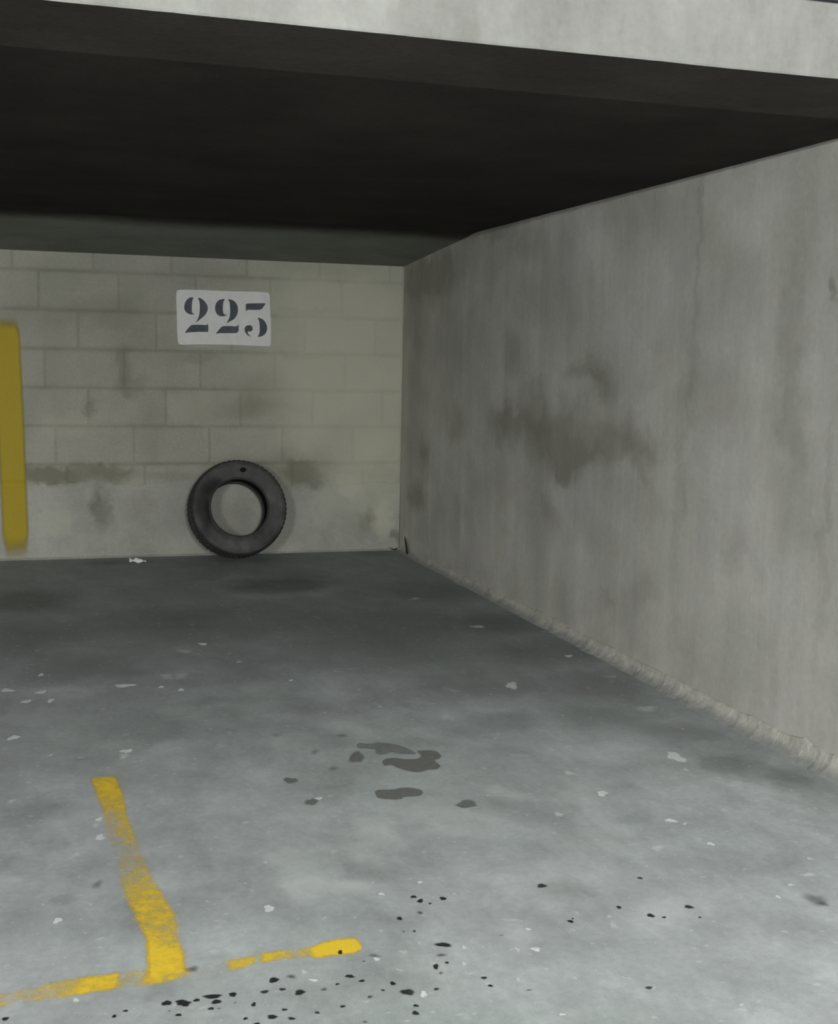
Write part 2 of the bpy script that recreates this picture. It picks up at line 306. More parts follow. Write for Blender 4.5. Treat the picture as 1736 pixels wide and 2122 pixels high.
# ------------------------------------------------------------------ materials
class NT:
    def __init__(self, name):
        self.m = bpy.data.materials.new(name)
        self.m.use_nodes = True
        self.t = self.m.node_tree
        self.bsdf = self.t.nodes['Principled BSDF']
        self.out = self.t.nodes['Material Output']
    def n(self, typ, **kw):
        nd = self.t.nodes.new(typ)
        for k, v in kw.items():
            setattr(nd, k, v)
        return nd
    def l(self, a, b):
        self.t.links.new(a, b)
    def setin(self, sock, v):
        if isinstance(v, bpy.types.NodeSocket):
            self.l(v, sock)
        else:
            sock.default_value = v
    def math(self, op, a, b=0.0, c=None, clamp=False):
        nd = self.n('ShaderNodeMath', operation=op, use_clamp=clamp)
        self.setin(nd.inputs[0], a)
        self.setin(nd.inputs[1], b)
        if c is not None:
            self.setin(nd.inputs[2], c)
        return nd.outputs[0]
    def vmath(self, op, a, b=None):
        nd = self.n('ShaderNodeVectorMath', operation=op)
        self.setin(nd.inputs[0], a)
        if b is not None:
            self.setin(nd.inputs[1], b)
        return nd.outputs['Value'] if op == 'LENGTH' else nd.outputs['Vector']
    def pos(self):
        return self.n('ShaderNodeNewGeometry').outputs['Position']
    def noise(self, vec, scale, detail=4.0, rough=0.55, color=False):
        nd = self.n('ShaderNodeTexNoise')
        self.l(vec, nd.inputs['Vector'])
        nd.inputs['Scale'].default_value = scale
        nd.inputs['Detail'].default_value = detail
        nd.inputs['Roughness'].default_value = rough
        return nd.outputs['Color'] if color else nd.outputs['Fac']
    def ramp(self, v, a, b, lo=0.0, hi=1.0, smooth=True):
        nd = self.n('ShaderNodeMapRange', interpolation_type='SMOOTHSTEP' if smooth else 'LINEAR', clamp=True)
        self.setin(nd.inputs['Value'], v)
        nd.inputs['From Min'].default_value = a
        nd.inputs['From Max'].default_value = b
        nd.inputs['To Min'].default_value = lo
        nd.inputs['To Max'].default_value = hi
        return nd.outputs['Result']
    def mix(self, f, a, b):
        nd = self.n('ShaderNodeMix', data_type='RGBA')
        self.setin(nd.inputs[0], f)
        self.setin(nd.inputs[6], a if isinstance(a, bpy.types.NodeSocket) else (*a, 1))
        self.setin(nd.inputs[7], b if isinstance(b, bpy.types.NodeSocket) else (*b, 1))
        return nd.outputs[2]
    def scalecol(self, col, f):
        nd = self.n('ShaderNodeVectorMath', operation='SCALE')
        self.setin(nd.inputs[0], col)
        self.setin(nd.inputs['Scale'], f)
        return nd.outputs['Vector']
    def warp(self, p, scale, amt):
        c = self.noise(p, scale, 4.0, 0.6, color=True)
        c = self.vmath('SUBTRACT', c, (0.5, 0.5, 0.5))
        c = self.scalecol(c, amt)
        return self.vmath('ADD', p, c)
    def blobs(self, p, table, axes, soft=(1.25, 0.35)):
        """sum of soft ragged stains and tone patches; axes = which two world axes the table is given in"""
        tot = None
        for a, b, ra, rb, s in table:
            c = [0, 0, 0]
            k = [0, 0, 0]
            c[axes[0]], c[axes[1]] = a, b
            k[axes[0]], k[axes[1]] = 1 / ra, 1 / rb
            d = self.vmath('LENGTH', self.vmath('MULTIPLY', self.vmath('SUBTRACT', p, tuple(c)), tuple(k)))
            m = self.ramp(d, soft[0], soft[1], 0.0, s)
            tot = m if tot is None else self.math('ADD', tot, m)
        return self.math('MINIMUM', tot, 1.0)
    def bump(self, h, strength, dist=0.01):
        b = self.n('ShaderNodeBump')
        b.inputs['Strength'].default_value = strength
        b.inputs['Distance'].default_value = dist
        self.setin(b.inputs['Height'], h)
        self.l(b.outputs['Normal'], self.bsdf.inputs['Normal'])
    def finish(self, col, rough=0.85, spec=0.25):
        self.setin(self.bsdf.inputs['Base Color'], col if isinstance(col, bpy.types.NodeSocket) else (*col, 1))
        self.setin(self.bsdf.inputs['Roughness'], rough)
        self.bsdf.inputs['Specular IOR Level'].default_value = spec
        return self.m

def plain(name, col, rough=0.8, spec=0.25, vary=0.12, scale=30.0, metallic=0.0):
    t = NT(name)
    n = t.noise(t.pos(), scale, 3.0)
    f = t.ramp(n, 0.25, 0.75, 1 - vary, 1 + vary, smooth=False)
    t.bsdf.inputs['Metallic'].default_value = metallic
    return t.finish(t.scalecol((col[0], col[1], col[2]), f), rough, spec)

def mat_floor():
    t = NT('floor_concrete')
    p = t.pos()
    big = t.noise(p, 0.9, 5.0, 0.6)
    mid = t.noise(t.warp(p, 2.0, 0.3), 4.0, 6.0, 0.65)
    fine = t.noise(p, 45.0, 4.0, 0.65)
    grit = t.noise(p, 220.0, 2.0, 0.5)
    col = t.mix(t.ramp(big, 0.3, 0.7), (0.37, 0.41, 0.405), (0.435, 0.46, 0.48))
    f = t.ramp(mid, 0.3, 0.72, 0.78, 1.17, False)
    drag = t.noise(t.warp(t.vmath('MULTIPLY', p, (1.0, 0.45, 1.0)), 3.0, 0.25), 6.0, 5.0, 0.7)
    f = t.math('MULTIPLY', f, t.ramp(drag, 0.3, 0.7, 0.86, 1.12, False))
    f = t.math('MULTIPLY', f, t.ramp(fine, 0.3, 0.7, 0.92, 1.08, False))
    f = t.math('MULTIPLY', f, t.ramp(grit, 0.3, 0.7, 0.94, 1.06, False))
    col = t.scalecol(col, f)
    w = t.warp(t.warp(p, 3.0, 0.35), 14.0, 0.07)
    # tyre dirt and damp worked into the back of the bay
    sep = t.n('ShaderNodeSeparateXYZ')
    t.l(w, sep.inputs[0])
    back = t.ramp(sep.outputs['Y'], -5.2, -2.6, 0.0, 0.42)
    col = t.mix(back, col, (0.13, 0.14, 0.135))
    dark = t.blobs(w, FL_DARK, (0, 1))
    dark = t.math('MULTIPLY', dark, t.ramp(mid, 0.25, 0.6, 0.55, 1.0))
    col = t.mix(t.math('MULTIPLY', dark, 0.68), col, (0.10, 0.107, 0.10))
    light = t.blobs(w, FL_LIGHT, (0, 1))
    light = t.math('MULTIPLY', light, t.ramp(mid, 0.3, 0.65, 0.3, 1.0))
    col = t.mix(t.math('MULTIPLY', light, 0.75), col, (0.58, 0.61, 0.60))
    # scattered pale scuffs
    sc = t.ramp(t.noise(t.warp(p, 9.0, 0.1), 7.0, 5.0, 0.7), 0.60, 0.72, 0.0, 0.3)
    col = t.mix(sc, col, (0.55, 0.57, 0.57))
    sp = t.ramp(t.noise(p, 36.0, 2.0, 0.5), 0.66, 0.72, 0.0, 0.5)
    col = t.mix(sp, col, (0.60, 0.61, 0.61))
    t.bump(t.math('ADD', t.math('MULTIPLY', mid, 0.6), t.math('MULTIPLY', fine, 0.25)), 0.25, 0.004)
    return t.finish(col, t.ramp(mid, 0.3, 0.7, 0.62, 0.82), 0.3)

def mat_right_wall():
    t = NT('cast_concrete')
    p = t.pos()
    st = t.vmath('MULTIPLY', p, (1.0, 1.0, 0.06))
    streak = t.noise(t.warp(st, 1.5, 0.15), 5.0, 5.0, 0.6)
    streak2 = t.noise(st, 22.0, 3.0, 0.6)
    mid = t.noise(p, 2.2, 6.0, 0.62)
    fine = t.noise(p, 40.0, 4.0, 0.65)
    col = t.mix(t.ramp(mid, 0.3, 0.7), (0.49, 0.49, 0.435), (0.56, 0.547, 0.525))
    cloud = t.noise(t.warp(p, 1.6, 0.5), 1.7, 5.0, 0.6)
    f = t.math('MULTIPLY', t.ramp(streak, 0.28, 0.72, 0.89, 1.10, False), t.ramp(cloud, 0.3, 0.7, 0.86, 1.12))
    f = t.math('MULTIPLY', f, t.ramp(streak2, 0.3, 0.7, 0.98, 1.02, False))
    f = t.math('MULTIPLY', f, t.ramp(fine, 0.3, 0.7, 0.94, 1.06, False))
    col = t.scalecol(col, f)
    w = t.warp(t.warp(p, 2.4, 0.42), 10.0, 0.13)
    dark = t.blobs(w, RW_DARK, (1, 2), (1.4, 0.25))
    col = t.mix(t.math('MULTIPLY', dark, 0.58), col, (0.185, 0.18, 0.135))
    light = t.blobs(w, RW_LIGHT, (1, 2))
    col = t.mix(t.math('MULTIPLY', light, 0.4), col, (0.58, 0.57, 0.54))
    # faint form-panel joint low down
    t.bump(t.math('ADD', t.math('MULTIPLY', streak, 0.8), t.math('MULTIPLY', fine, 0.3)), 0.3, 0.006)
    return t.finish(col, 0.88, 0.2)

def mat_block(mortar=False, coat=False):
    t = NT('wall_mortar' if mortar else ('cement_coat' if coat else 'concrete_block'))
    p = t.pos()
    mid = t.noise(p, 3.0, 6.0, 0.65)
    fine = t.noise(p, 55.0, 4.0, 0.7)
    a, b = (0.345, 0.345, 0.295), (0.405, 0.40, 0.35)
    if coat:
        a, b = (0.34, 0.35, 0.315), (0.43, 0.43, 0.385)
    if mortar:
        a, b = (0.285, 0.285, 0.24), (0.36, 0.355, 0.305)
    col = t.mix(t.ramp(mid, 0.3, 0.7), a, b)
    f = t.ramp(fine, 0.3, 0.7, 0.92, 1.08, False)
    if not mortar and not coat:
        oi = t.n('ShaderNodeObjectInfo')
        f = t.math('MULTIPLY', f, t.ramp(oi.outputs['Random'], 0, 1, 0.96, 1.04, False))
    col = t.scalecol(col, f)
    w = t.warp(t.warp(p, 3.5, 0.24), 15.0, 0.09)
    dark = t.blobs(w, BW_DARK, (0, 2))
    col = t.mix(t.math('MULTIPLY', dark, 0.65), col, (0.15, 0.147, 0.105))
    sz = t.n('ShaderNodeSeparateXYZ')
    t.l(t.warp(p, 20.0, 0.02), sz.inputs[0])
    jd = t.math('PINGPONG', t.math('SUBTRACT', sz.outputs['Z'], 0.125), 0.125)
    jm = t.math('MULTIPLY', t.ramp(jd, 0.034, 0.004), t.ramp(t.noise(p, 1.6, 4.0, 0.6), 0.36, 0.62, 0.15, 1.0))
    if not coat:
        col = t.mix(t.math('MULTIPLY', jm, 0.26), col, (0.17, 0.168, 0.125))
    light = t.blobs(w, BW_LIGHT, (0, 2))
    col = t.mix(t.math('MULTIPLY', light, 0.6), col, (0.60, 0.605, 0.48))
    t.bump(t.math('ADD', t.math('MULTIPLY', mid, 0.4), t.math('MULTIPLY', fine, 0.4)), 0.4, 0.004)
    return t.finish(col, 0.92, 0.15)

YH_EDGE = -1.4047
def mat_haunch():
    t = NT('haunch_concrete')
    p = t.pos()
    mid = t.noise(t.warp(p, 2.0, 0.3), 2.5, 5.0, 0.6)
    fine = t.noise(p, 40.0, 4.0, 0.65)
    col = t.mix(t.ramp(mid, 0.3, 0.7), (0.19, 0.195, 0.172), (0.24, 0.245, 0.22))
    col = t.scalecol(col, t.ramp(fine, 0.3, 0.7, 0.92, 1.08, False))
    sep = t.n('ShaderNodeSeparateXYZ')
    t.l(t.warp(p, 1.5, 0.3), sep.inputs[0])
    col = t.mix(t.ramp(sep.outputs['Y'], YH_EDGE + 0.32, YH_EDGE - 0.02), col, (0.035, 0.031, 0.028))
    t.bump(fine, 0.3, 0.004)
    return t.finish(col, 0.92, 0.1)

def mat_ceiling(name='dark_ceiling', k=0.46):
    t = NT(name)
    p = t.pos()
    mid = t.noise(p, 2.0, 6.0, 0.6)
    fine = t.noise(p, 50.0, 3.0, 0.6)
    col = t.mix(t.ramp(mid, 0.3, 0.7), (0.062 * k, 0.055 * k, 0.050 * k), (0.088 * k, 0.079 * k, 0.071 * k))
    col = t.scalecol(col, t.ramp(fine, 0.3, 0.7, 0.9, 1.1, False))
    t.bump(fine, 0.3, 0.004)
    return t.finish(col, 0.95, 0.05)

def mat_beam():
    t = NT('beam_concrete')
    p = t.pos()
    st = t.vmath('MULTIPLY', p, (1.0, 1.0, 0.35))
    mid = t.noise(t.warp(st, 2.0, 0.2), 4.5, 6.0, 0.62)
    pat = t.noise(p, 1.3, 4.0, 0.5)
    fine = t.noise(p, 50.0, 4.0, 0.65)
    col = t.mix(t.ramp(mid, 0.3, 0.7), (0.24, 0.24, 0.225), (0.335, 0.335, 0.32))
    col = t.scalecol(col, t.ramp(pat, 0.3, 0.7, 0.86, 1.1, False))
    col = t.scalecol(col, t.ramp(fine, 0.3, 0.7, 0.94, 1.06, False))
    t.bump(t.math('ADD', mid, fine), 0.25, 0.005)
    return t.finish(col, 0.88, 0.2)

def mat_paint(name, col, dirt, lo, hi, nscale, namp, rough=0.6):
    """worn road paint: vertex attribute 'cover' + noise decides where paint is left"""
    t = NT(name)
    p = t.pos()
    at = t.n('ShaderNodeAttribute', attribute_name='cover')
    n1 = t.noise(p, nscale, 5.0, 0.7)
    n2 = t.noise(p, nscale * 6, 3.0, 0.6)
    n = t.math('ADD', t.math('MULTIPLY', n1, 0.65), t.math('MULTIPLY', n2, 0.35))
    n = t.math('MULTIPLY', t.math('SUBTRACT', n, 0.5), namp)
    a = t.ramp(t.math('ADD', at.outputs['Fac'], n), lo, hi)
    c = t.mix(t.ramp(n2, 0.35, 0.7, 0.0, 0.5), col, dirt)
    t.finish(c, rough, 0.3)
    tr = t.n('ShaderNodeBsdfTransparent')
    mx = t.n('ShaderNodeMixShader')
    t.l(a, mx.inputs[0])
    t.l(tr.outputs[0], mx.inputs[1])
    t.l(t.bsdf.outputs[0], mx.inputs[2])
    t.l(mx.outputs[0], t.out.inputs['Surface'])
    return t.m

def mat_film(name, col, rough, spec):
    """thin stain soaked into the floor; 'cover' attribute gives how much of it is left"""
    t = NT(name)
    at = t.n('ShaderNodeAttribute', attribute_name='cover')
    n = t.noise(t.pos(), 60.0, 3.0, 0.6)
    a = t.math('MULTIPLY', at.outputs['Fac'], t.ramp(n, 0.2, 0.6, 0.75, 1.0), clamp=True)
    t.finish(col, rough, spec)
    tr = t.n('ShaderNodeBsdfTransparent')
    mx = t.n('ShaderNodeMixShader')
    t.l(a, mx.inputs[0])
    t.l(tr.outputs[0], mx.inputs[1])
    t.l(t.bsdf.outputs[0], mx.inputs[2])
    t.l(mx.outputs[0], t.out.inputs['Surface'])
    return t.m

def mat_rubber(name, col, dust, dark_patches=None):
    t = NT(name)
    p = t.pos()
    n = t.noise(p, 9.0, 5.0, 0.65)
    c = t.mix(t.ramp(n, 0.4, 0.75, 0.0, 0.75), col, dust)
    if dark_patches:
        c = t.mix(t.blobs(t.warp(p, 8.0, 0.08), dark_patches, (0, 2), (1.3, 0.3)), c, (0.018, 0.018, 0.017))
    t.bump(t.noise(p, 120.0, 2.0), 0.15, 0.002)
    return t.finish(c, 0.7, 0.35)

M_FLOOR = mat_floor()
M_RWALL = mat_right_wall()
M_BLOCK = mat_block()
M_MORTAR = mat_block(mortar=True)
M_COAT = mat_block(coat=True)
M_CEIL = mat_ceiling()  # one dark brown tone over the whole bay ceiling
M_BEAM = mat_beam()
M_SOFFIT = mat_ceiling('shaded_soffit', 0.70)  # darker copy for the beam underside, its shade put into the colour
M_HAUNCH = mat_haunch()
M_YELLOW = mat_paint('yellow_road_paint', (0.93, 0.64, 0.03), (0.66, 0.49, 0.12), 0.22, 0.98, 34.0, 1.5)
M_YWALL = mat_paint('yellow_wall_paint', (0.40, 0.30, 0.008), (0.35, 0.275, 0.025), 0.15, 0.85, 10.0, 0.25)
M_SIGN = plain('white_sign_paint', (0.76, 0.76, 0.76), 0.7, 0.2, 0.06, 14.0)
M_DIGIT = plain('black_stencil_paint', (0.095, 0.105, 0.125), 0.7, 0.2, 0.25, 20.0)
M_OIL = mat_film('dried_oil', (0.022, 0.024, 0.024), 0.45, 0.4)
M_WET = mat_film('soaked_oil', (0.19, 0.195, 0.18), 0.65, 0.2)
M_FLECK = mat_film('pale_fleck', (0.74, 0.77, 0.77), 0.8, 0.2)
M_TREAD = mat_rubber('tread_rubber', (0.034, 0.033, 0.032), (0.055, 0.054, 0.050))
M_SIDE = mat_rubber('sidewall_rubber', (0.07, 0.072, 0.07), (0.15, 0.152, 0.145),
                    [(-1.43, 0.36, 0.07, 0.14, 0.85), (-1.37, 0.50, 0.09, 0.07, 0.9), (-1.40, 0.22, 0.06, 0.08, 0.5), (-1.0, 0.16, 0.09, 0.08, 0.6)])  # soft near-black patches, mostly up the left of the sidewall
M_LINER = plain('tire_liner', (0.012, 0.012, 0.011), 0.9, 0.1)
M_PAPER = plain('white_paper', (0.85, 0.86, 0.84), 0.7, 0.2, 0.05)
M_DARK = plain('open_joint', (0.045, 0.042, 0.032), 0.95, 0.05)
M_CABLE = plain('black_cable', (0.012, 0.012, 0.016), 0.5, 0.4)
M_FIXT = plain('lamp_housing', (0.70, 0.70, 0.68), 0.4, 0.4, 0.03)
M_OUT = plain('garage_concrete', (0.36, 0.36, 0.33), 0.9, 0.2, 0.15, 3.0)

# ------------------------------------------------------------------ the setting
HW, HC, YH, ZB, YBB, YBF = 1.9957, 2.0989, -1.4047, 2.093, -5.228, -5.693
XL, XR, YO, ZA = -9.0, 4.5, -13.5, 2.29

# floor slab
bm = bmesh.new()
add_box(bm, XL, XR, YO, 0.25, -0.2, 0.0)
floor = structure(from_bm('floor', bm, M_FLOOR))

# right wall: cast concrete, slightly uneven face, chipped top and bottom edges
bm = bmesh.new()
ny, nz = 90, 34
Y1, Y0 = 0.0, YBF
grid = []
for i in range(ny + 1):
    y = Y0 + (Y1 - Y0) * i / ny
    row = []
    for j in range(nz + 1):
        z = HC * j / nz + (0.0 if j else -0.02)
        if j == nz:
            z += 0.004
        x = 0.004 * noise.noise(Vector((0, y * 1.3, z * 1.3))) + 0.0015 * noise.noise(Vector((4, y * 8, z * 8)))
        row.append(bm.verts.new((x, y, z)))
    grid.append(row)
for i in range(ny):
    for j in range(nz):
        bm.faces.new((grid[i][j], grid[i][j + 1], grid[i + 1][j + 1], grid[i + 1][j]))
add_box(bm, 0.006, 0.20, Y0, 0.0, -0.02, HC + 0.004)
wall_right = structure(from_bm('wall_right', bm, M_RWALL, smooth=False))

# rough mortar fillet where right wall meets the floor
bm = bmesh.new()
rows = []
N = 220
for i in range(N + 1):
    y = -0.10 + (YBF + 0.10) * i / N
    k = 0.75 + 0.35 * i / N
    g = lambda s, f, a: a * noise.noise(Vector((s, y * f, 0)))
    h = k * (0.055 + g(1, 1.7, 0.018) + g(2, 7, 0.009) + g(3, 22, 0.006))
    wd = k * (0.055 + g(5, 1.3, 0.022) + g(6, 6, 0.013) + g(7, 20, 0.010))
    h, wd = max(h, 0.018), max(wd, 0.02)
    pts = [(0.008, h + 0.004), (-0.007 - 0.3 * abs(g(8, 12, 0.01)), h), (-0.30 * wd, 0.50 * h + g(9, 15, 0.006)),
           (-0.66 * wd, 0.20 * h + g(10, 15, 0.004)), (-wd, 0.0005), (-wd, -0.01)]
    rows.append([bm.verts.new((px, y, pz)) for px, pz in pts])
for a, b in zip(rows, rows[1:]):
    for j in range(len(a) - 1):
        bm.faces.new((a[j], a[j + 1], b[j + 1], b[j]))
bm.faces.new(rows[0][::-1])
bm.faces.new(rows[-1])
def mat_fillet():
    t = NT('mortar_fillet')
    p = t.pos()
    mid = t.noise(t.warp(p, 6.0, 0.1), 9.0, 6.0, 0.7)
    fine = t.noise(p, 60.0, 4.0, 0.7)
    sep = t.n('ShaderNodeSeparateXYZ')
    t.l(t.warp(t.warp(p, 18.0, 0.04), 4.0, 0.05), sep.inputs[0])
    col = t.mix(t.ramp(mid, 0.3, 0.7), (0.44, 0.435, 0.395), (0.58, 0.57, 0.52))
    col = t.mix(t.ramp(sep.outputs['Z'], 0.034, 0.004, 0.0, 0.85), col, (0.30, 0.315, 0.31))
    col = t.scalecol(col, t.ramp(fine, 0.3, 0.7, 0.88, 1.12, False))
    t.bump(t.math('ADD', mid, t.math('MULTIPLY', fine, 0.5)), 0.6, 0.008)
    return t.finish(col, 0.92, 0.15)
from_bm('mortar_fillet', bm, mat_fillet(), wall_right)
# open crack at the foot of the corner
from_py('crack', [(-0.011, -0.165, 0.120), (-0.011, -0.18, 0.115), (-0.016, -0.24, 0.075), (-0.030, -0.315, 0.018),
                  (-0.034, -0.29, 0.012), (-0.018, -0.225, 0.04), (-0.012, -0.175, 0.09)],
        [(0, 1, 2, 3, 4, 5, 6)], M_DARK, wall_right)

# back wall: mortar bed with single blocks laid on it
bm = bmesh.new()
add_box(bm, XL, XR, 0.0006, 0.25, -0.02, HW + 0.12)
wall_back = structure(from_bm('wall_back', bm, M_MORTAR))
BH, BL, J = 0.25, 0.50, 0.017
def block_mesh(l, h):
    b = bmesh.new()
    _, fs = add_box(b, 0, l, 0.0, 0.05, 0, h)
    es = [e for e in b.edges if all(abs(v.co.y) < 1e-6 for v in e.verts)]
    bmesh.ops.bevel(b, geom=es, offset=0.0012, segments=1, affect='EDGES', profile=0.6)
    me = bpy.data.meshes.new('block')
    bmesh.ops.recalc_face_normals(b, faces=b.faces)
    b.to_mesh(me)
    b.free()
    me.materials.append(M_BLOCK)
    return me
mesh_cache = {}
rng = random.Random(4)
offs = [-0.05, -0.28, -0.35, -0.14, -0.41, -0.20, -0.44, -0.10]
zs = [0.125 + 0.25 * k for k in range(1, 8)]
for k, zb in enumerate(zs):
    zt = min(zb + BH, HW + 0.02)
    x = offs[(k + 1) % 8]
    edges = [-0.004]
    while x > -6.0:
        edges.append(x)
        x -= BL
    for xr, xl in zip(edges, edges[1:]):
        l, h = round(xr - xl - J, 3), round(zt - zb - J, 3)
        if (l, h) not in mesh_cache:
            mesh_cache[(l, h)] = block_mesh(l, h)
        b = bpy.data.objects.new('block', mesh_cache[(l, h)])
        COL.objects.link(b)
        b.parent = wall_back
        b.location = (xl + J / 2, -0.0005 + rng.uniform(-0.0007, 0.0007), zb + J / 2)

# cement coat over the lowest courses, with a ragged upper edge
RAG = [(-6.0, 0.48), (-3.2, 0.50), (-2.7, 0.477), (-2.52, 0.491), (-2.09, 0.518), (-1.97, 0.492), (-1.78, 0.483),
       (-1.46, 0.529), (-1.2, 0.50), (-0.80, 0.456), (-0.66, 0.521), (-0.52, 0.452), (-0.24, 0.483), (0.0, 0.481)]
def rag(x):
    for (a, za), (b, zb_) in zip(RAG, RAG[1:]):
        if a <= x <= b:
            return za + (zb_ - za) * (x - a) / (b - a)
    return 0.48
bm = bmesh.new()
rows = []
N = 300
for i in range(N + 1):
    x = -0.003 + (-6.0 + 0.003) * i / N
    zt = rag(x) + 0.014 * noise.noise(Vector((x * 9, 0, 0))) + 0.010 * noise.noise(Vector((x * 30, 3, 0)))
    row = []
    for j in range(9):
        u = j / 8
        z = -0.005 + (zt + 0.005) * u ** 1.6
        y = -0.008 - 0.003 * noise.noise(Vector((x * 4, 0, z * 4))) + (0.004 if j == 8 else 0)
        if j == 0:
            y -= 0.020 + 0.028 * abs(noise.noise(Vector((x * 3, 9, 0)))) + 0.012 * abs(noise.noise(Vector((x * 13, 2, 0))))
        row.append(bm.verts.new((x, y, z)))
    row.append(bm.verts.new((x, 0.003, zt + 0.004)))
    rows.append(row)
for a, b in zip(rows, rows[1:]):
    for j in range(len(a) - 1):
        bm.faces.new((a[j], b[j], b[j + 1], a[j + 1]))
from_bm('cement_coat', bm, M_COAT, wall_back)
from_py('crack', [(-0.085, -0.032, 0.022), (-0.05, -0.033, 0.010), (-0.02, -0.033, 0.018), (-0.012, -0.033, 0.034),
                  (-0.024, -0.035, 0.006), (-0.045, -0.036, 0.001), (-0.066, -0.034, 0.009)],
        [(0, 1, 2, 3, 4, 5, 6)], M_DARK, wall_back)

# ceiling slab of the bay, dipping in a haunch toward the block wall
prof = [(YBB + 0.002, HC), (YH - 0.10, HC), (YH, HC - 0.003), (YH + 0.10, HC - 0.010)]
prof += [(YH + (0 - YH) * u, HC - 0.003 - (HC - 0.003 - HW) * u) for u in (0.2, 0.45, 0.7, 0.9)]
prof += [(0.006, HW), (0.25, HW), (0.25, HC + 0.25), (YBB + 0.002, HC + 0.25)]
bm = bmesh.new()
a = [bm.verts.new((XL, y, z)) for y, z in prof]
b = [bm.verts.new((XR, y, z)) for y, z in prof]
n = len(prof)
for i in range(n):
    bm.faces.new((a[i], a[(i + 1) % n], b[(i + 1) % n], b[i]))
bm.faces.new(a[::-1])
bm.faces.new(b)
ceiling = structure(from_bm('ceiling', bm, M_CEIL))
# lighter concrete haunch facing under the back of the slab
bm = bmesh.new()
hp = prof[2:9]
lo = [(y, z - 0.004 * min(1, i)) for i, (y, z) in enumerate(hp)]
a = [bm.verts.new((XL, y, z)) for y, z in hp[::-1] + lo]
b = [bm.verts.new((XR, y, z)) for y, z in hp[::-1] + lo]
n = len(a)
for i in range(n):
    bm.faces.new((a[i], a[(i + 1) % n], b[(i + 1) % n], b[i]))
bmesh.ops.remove_doubles(bm, verts=bm.verts[:], dist=1e-5)
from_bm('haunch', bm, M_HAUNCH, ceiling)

# concrete lintel beam across the mouth of the bay, edge slightly chipped
bm = bmesh.new()
rows = []
N = 360
for i in range(N + 1):
    x = XL + (XR - XL) * i / N
    e = 0.003 * noise.noise(Vector((x * 3, 0, 0))) + 0.0035 * max(0, noise.noise(Vector((x * 14, 2, 0))))
    rows.append([bm.verts.new(p) for p in ((x, YBB, ZB), (x, YBF + 0.004, ZB + e * 0.5), (x, YBF, ZB + 0.005 + e), (x, YBF, HC + 0.25), (x, YBB, HC + 0.25))])
for a, b in zip(rows, rows[1:]):
    for j in range(5):
        bm.faces.new((a[j], a[(j + 1) % 5], b[(j + 1) % 5], b[j]))
bm.faces.new(rows[0][::-1])
bm.faces.new(rows[-1])
beam = structure(from_bm('trim_1', bm, M_BEAM))
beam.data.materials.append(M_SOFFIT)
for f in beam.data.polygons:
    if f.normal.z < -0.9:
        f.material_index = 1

# aisle in front of the bay (mostly behind the camera)
bm = bmesh.new()
add_box(bm, XL, XR, YO, YBF - 0.0, ZA + 0.012, ZA + 0.2)
structure(from_bm('ceiling', bm, M_OUT))
for nm, bx in (('wall_front', (XL, XR, YO - 0.2, YO, 0, ZA + 0.2)), ('wall_left', (XL - 0.2, XL, YO, 0.25, 0, ZA + 0.2)),
               ('wall_side', (XR, XR + 0.2, YO, 0.25, 0, ZA + 0.2))):
    bm = bmesh.new()
    add_box(bm, *bx)
    structure(from_bm(nm, bm, M_OUT))

# ------------------------------------------------------------------ lamps of the aisle 
tube_mat = NT('lit_tube')
em = tube_mat.n('ShaderNodeEmission')
em.inputs['Color'].default_value = (*LAMP_COLOR, 1)
em.inputs['Strength'].default_value = TUBE_STRENGTH
tube_mat.l(em.outputs[0], tube_mat.out.inputs['Surface'])
tube_mat.m.cycles.emission_sampling = 'FRONT'
for i, (lx, ly) in enumerate(LAMPS):
    root = bpy.data.objects.new('ceiling_light', None)
    COL.objects.link(root)
    root.location = (lx, ly, ZA - 0.085)
    tag(root, 'white strip light housing under the aisle ceiling', 'lamp', 'strip lights of the aisle')
    bm = bmesh.new()
    add_box(bm, -0.66, 0.66, -0.09, 0.09, -0.07, 0.012)
    bmesh.ops.bevel(bm, geom=list(bm.edges), offset=0.008, segments=2, affect='EDGES')
    from_bm('housing', bm, M_FIXT, root)
    for s in (-1, 1):
        bm = bmesh.new()
        add_cyl(bm, (s * 0.45, 0, 0.01), (s * 0.45, 0, 0.098), 0.008, 8)
        from_bm('hanger', bm, M_FIXT, root)
    for s in (-1, 1):
        bm = bmesh.new()
        add_box(bm, s * 0.64 - 0.015, s * 0.64 + 0.015, -0.07, 0.07, -0.105, -0.07)
        from_bm('tube_holder', bm, M_FIXT, root)
        bm = bmesh.new()
        add_cyl(bm, (-0.62, s * 0.045, -0.095), (0.62, s * 0.045, -0.095), 0.014, 8)
        from_bm('tube', bm, tube_mat.m, root)

# cable along the top of the beam face
bm = bmesh.new()
pts = []
for i in range(60):
    x = XL + 0.3 + (XR - XL - 0.6) * i / 59
    pts.append(Vector((x, YBF - 0.007, 2.2845 + 0.002 * noise.noise(Vector((x * 2, 0, 5))))))
rings = []
for p in pts:
    rings.append([bm.verts.new(p + 0.0065 * Vector((0, math.cos(t), math.sin(t)))) for t in [2 * math.pi * k / 8 for k in range(8)]])
for a, b in zip(rings, rings[1:]):
    for k in range(8):
        bm.faces.new((a[k], a[(k + 1) % 8], b[(k + 1) % 8], b[k]))
tag(from_bm('cable', bm, M_CABLE, smooth=True), 'thin black cable along top of the pale concrete beam', 'cable')

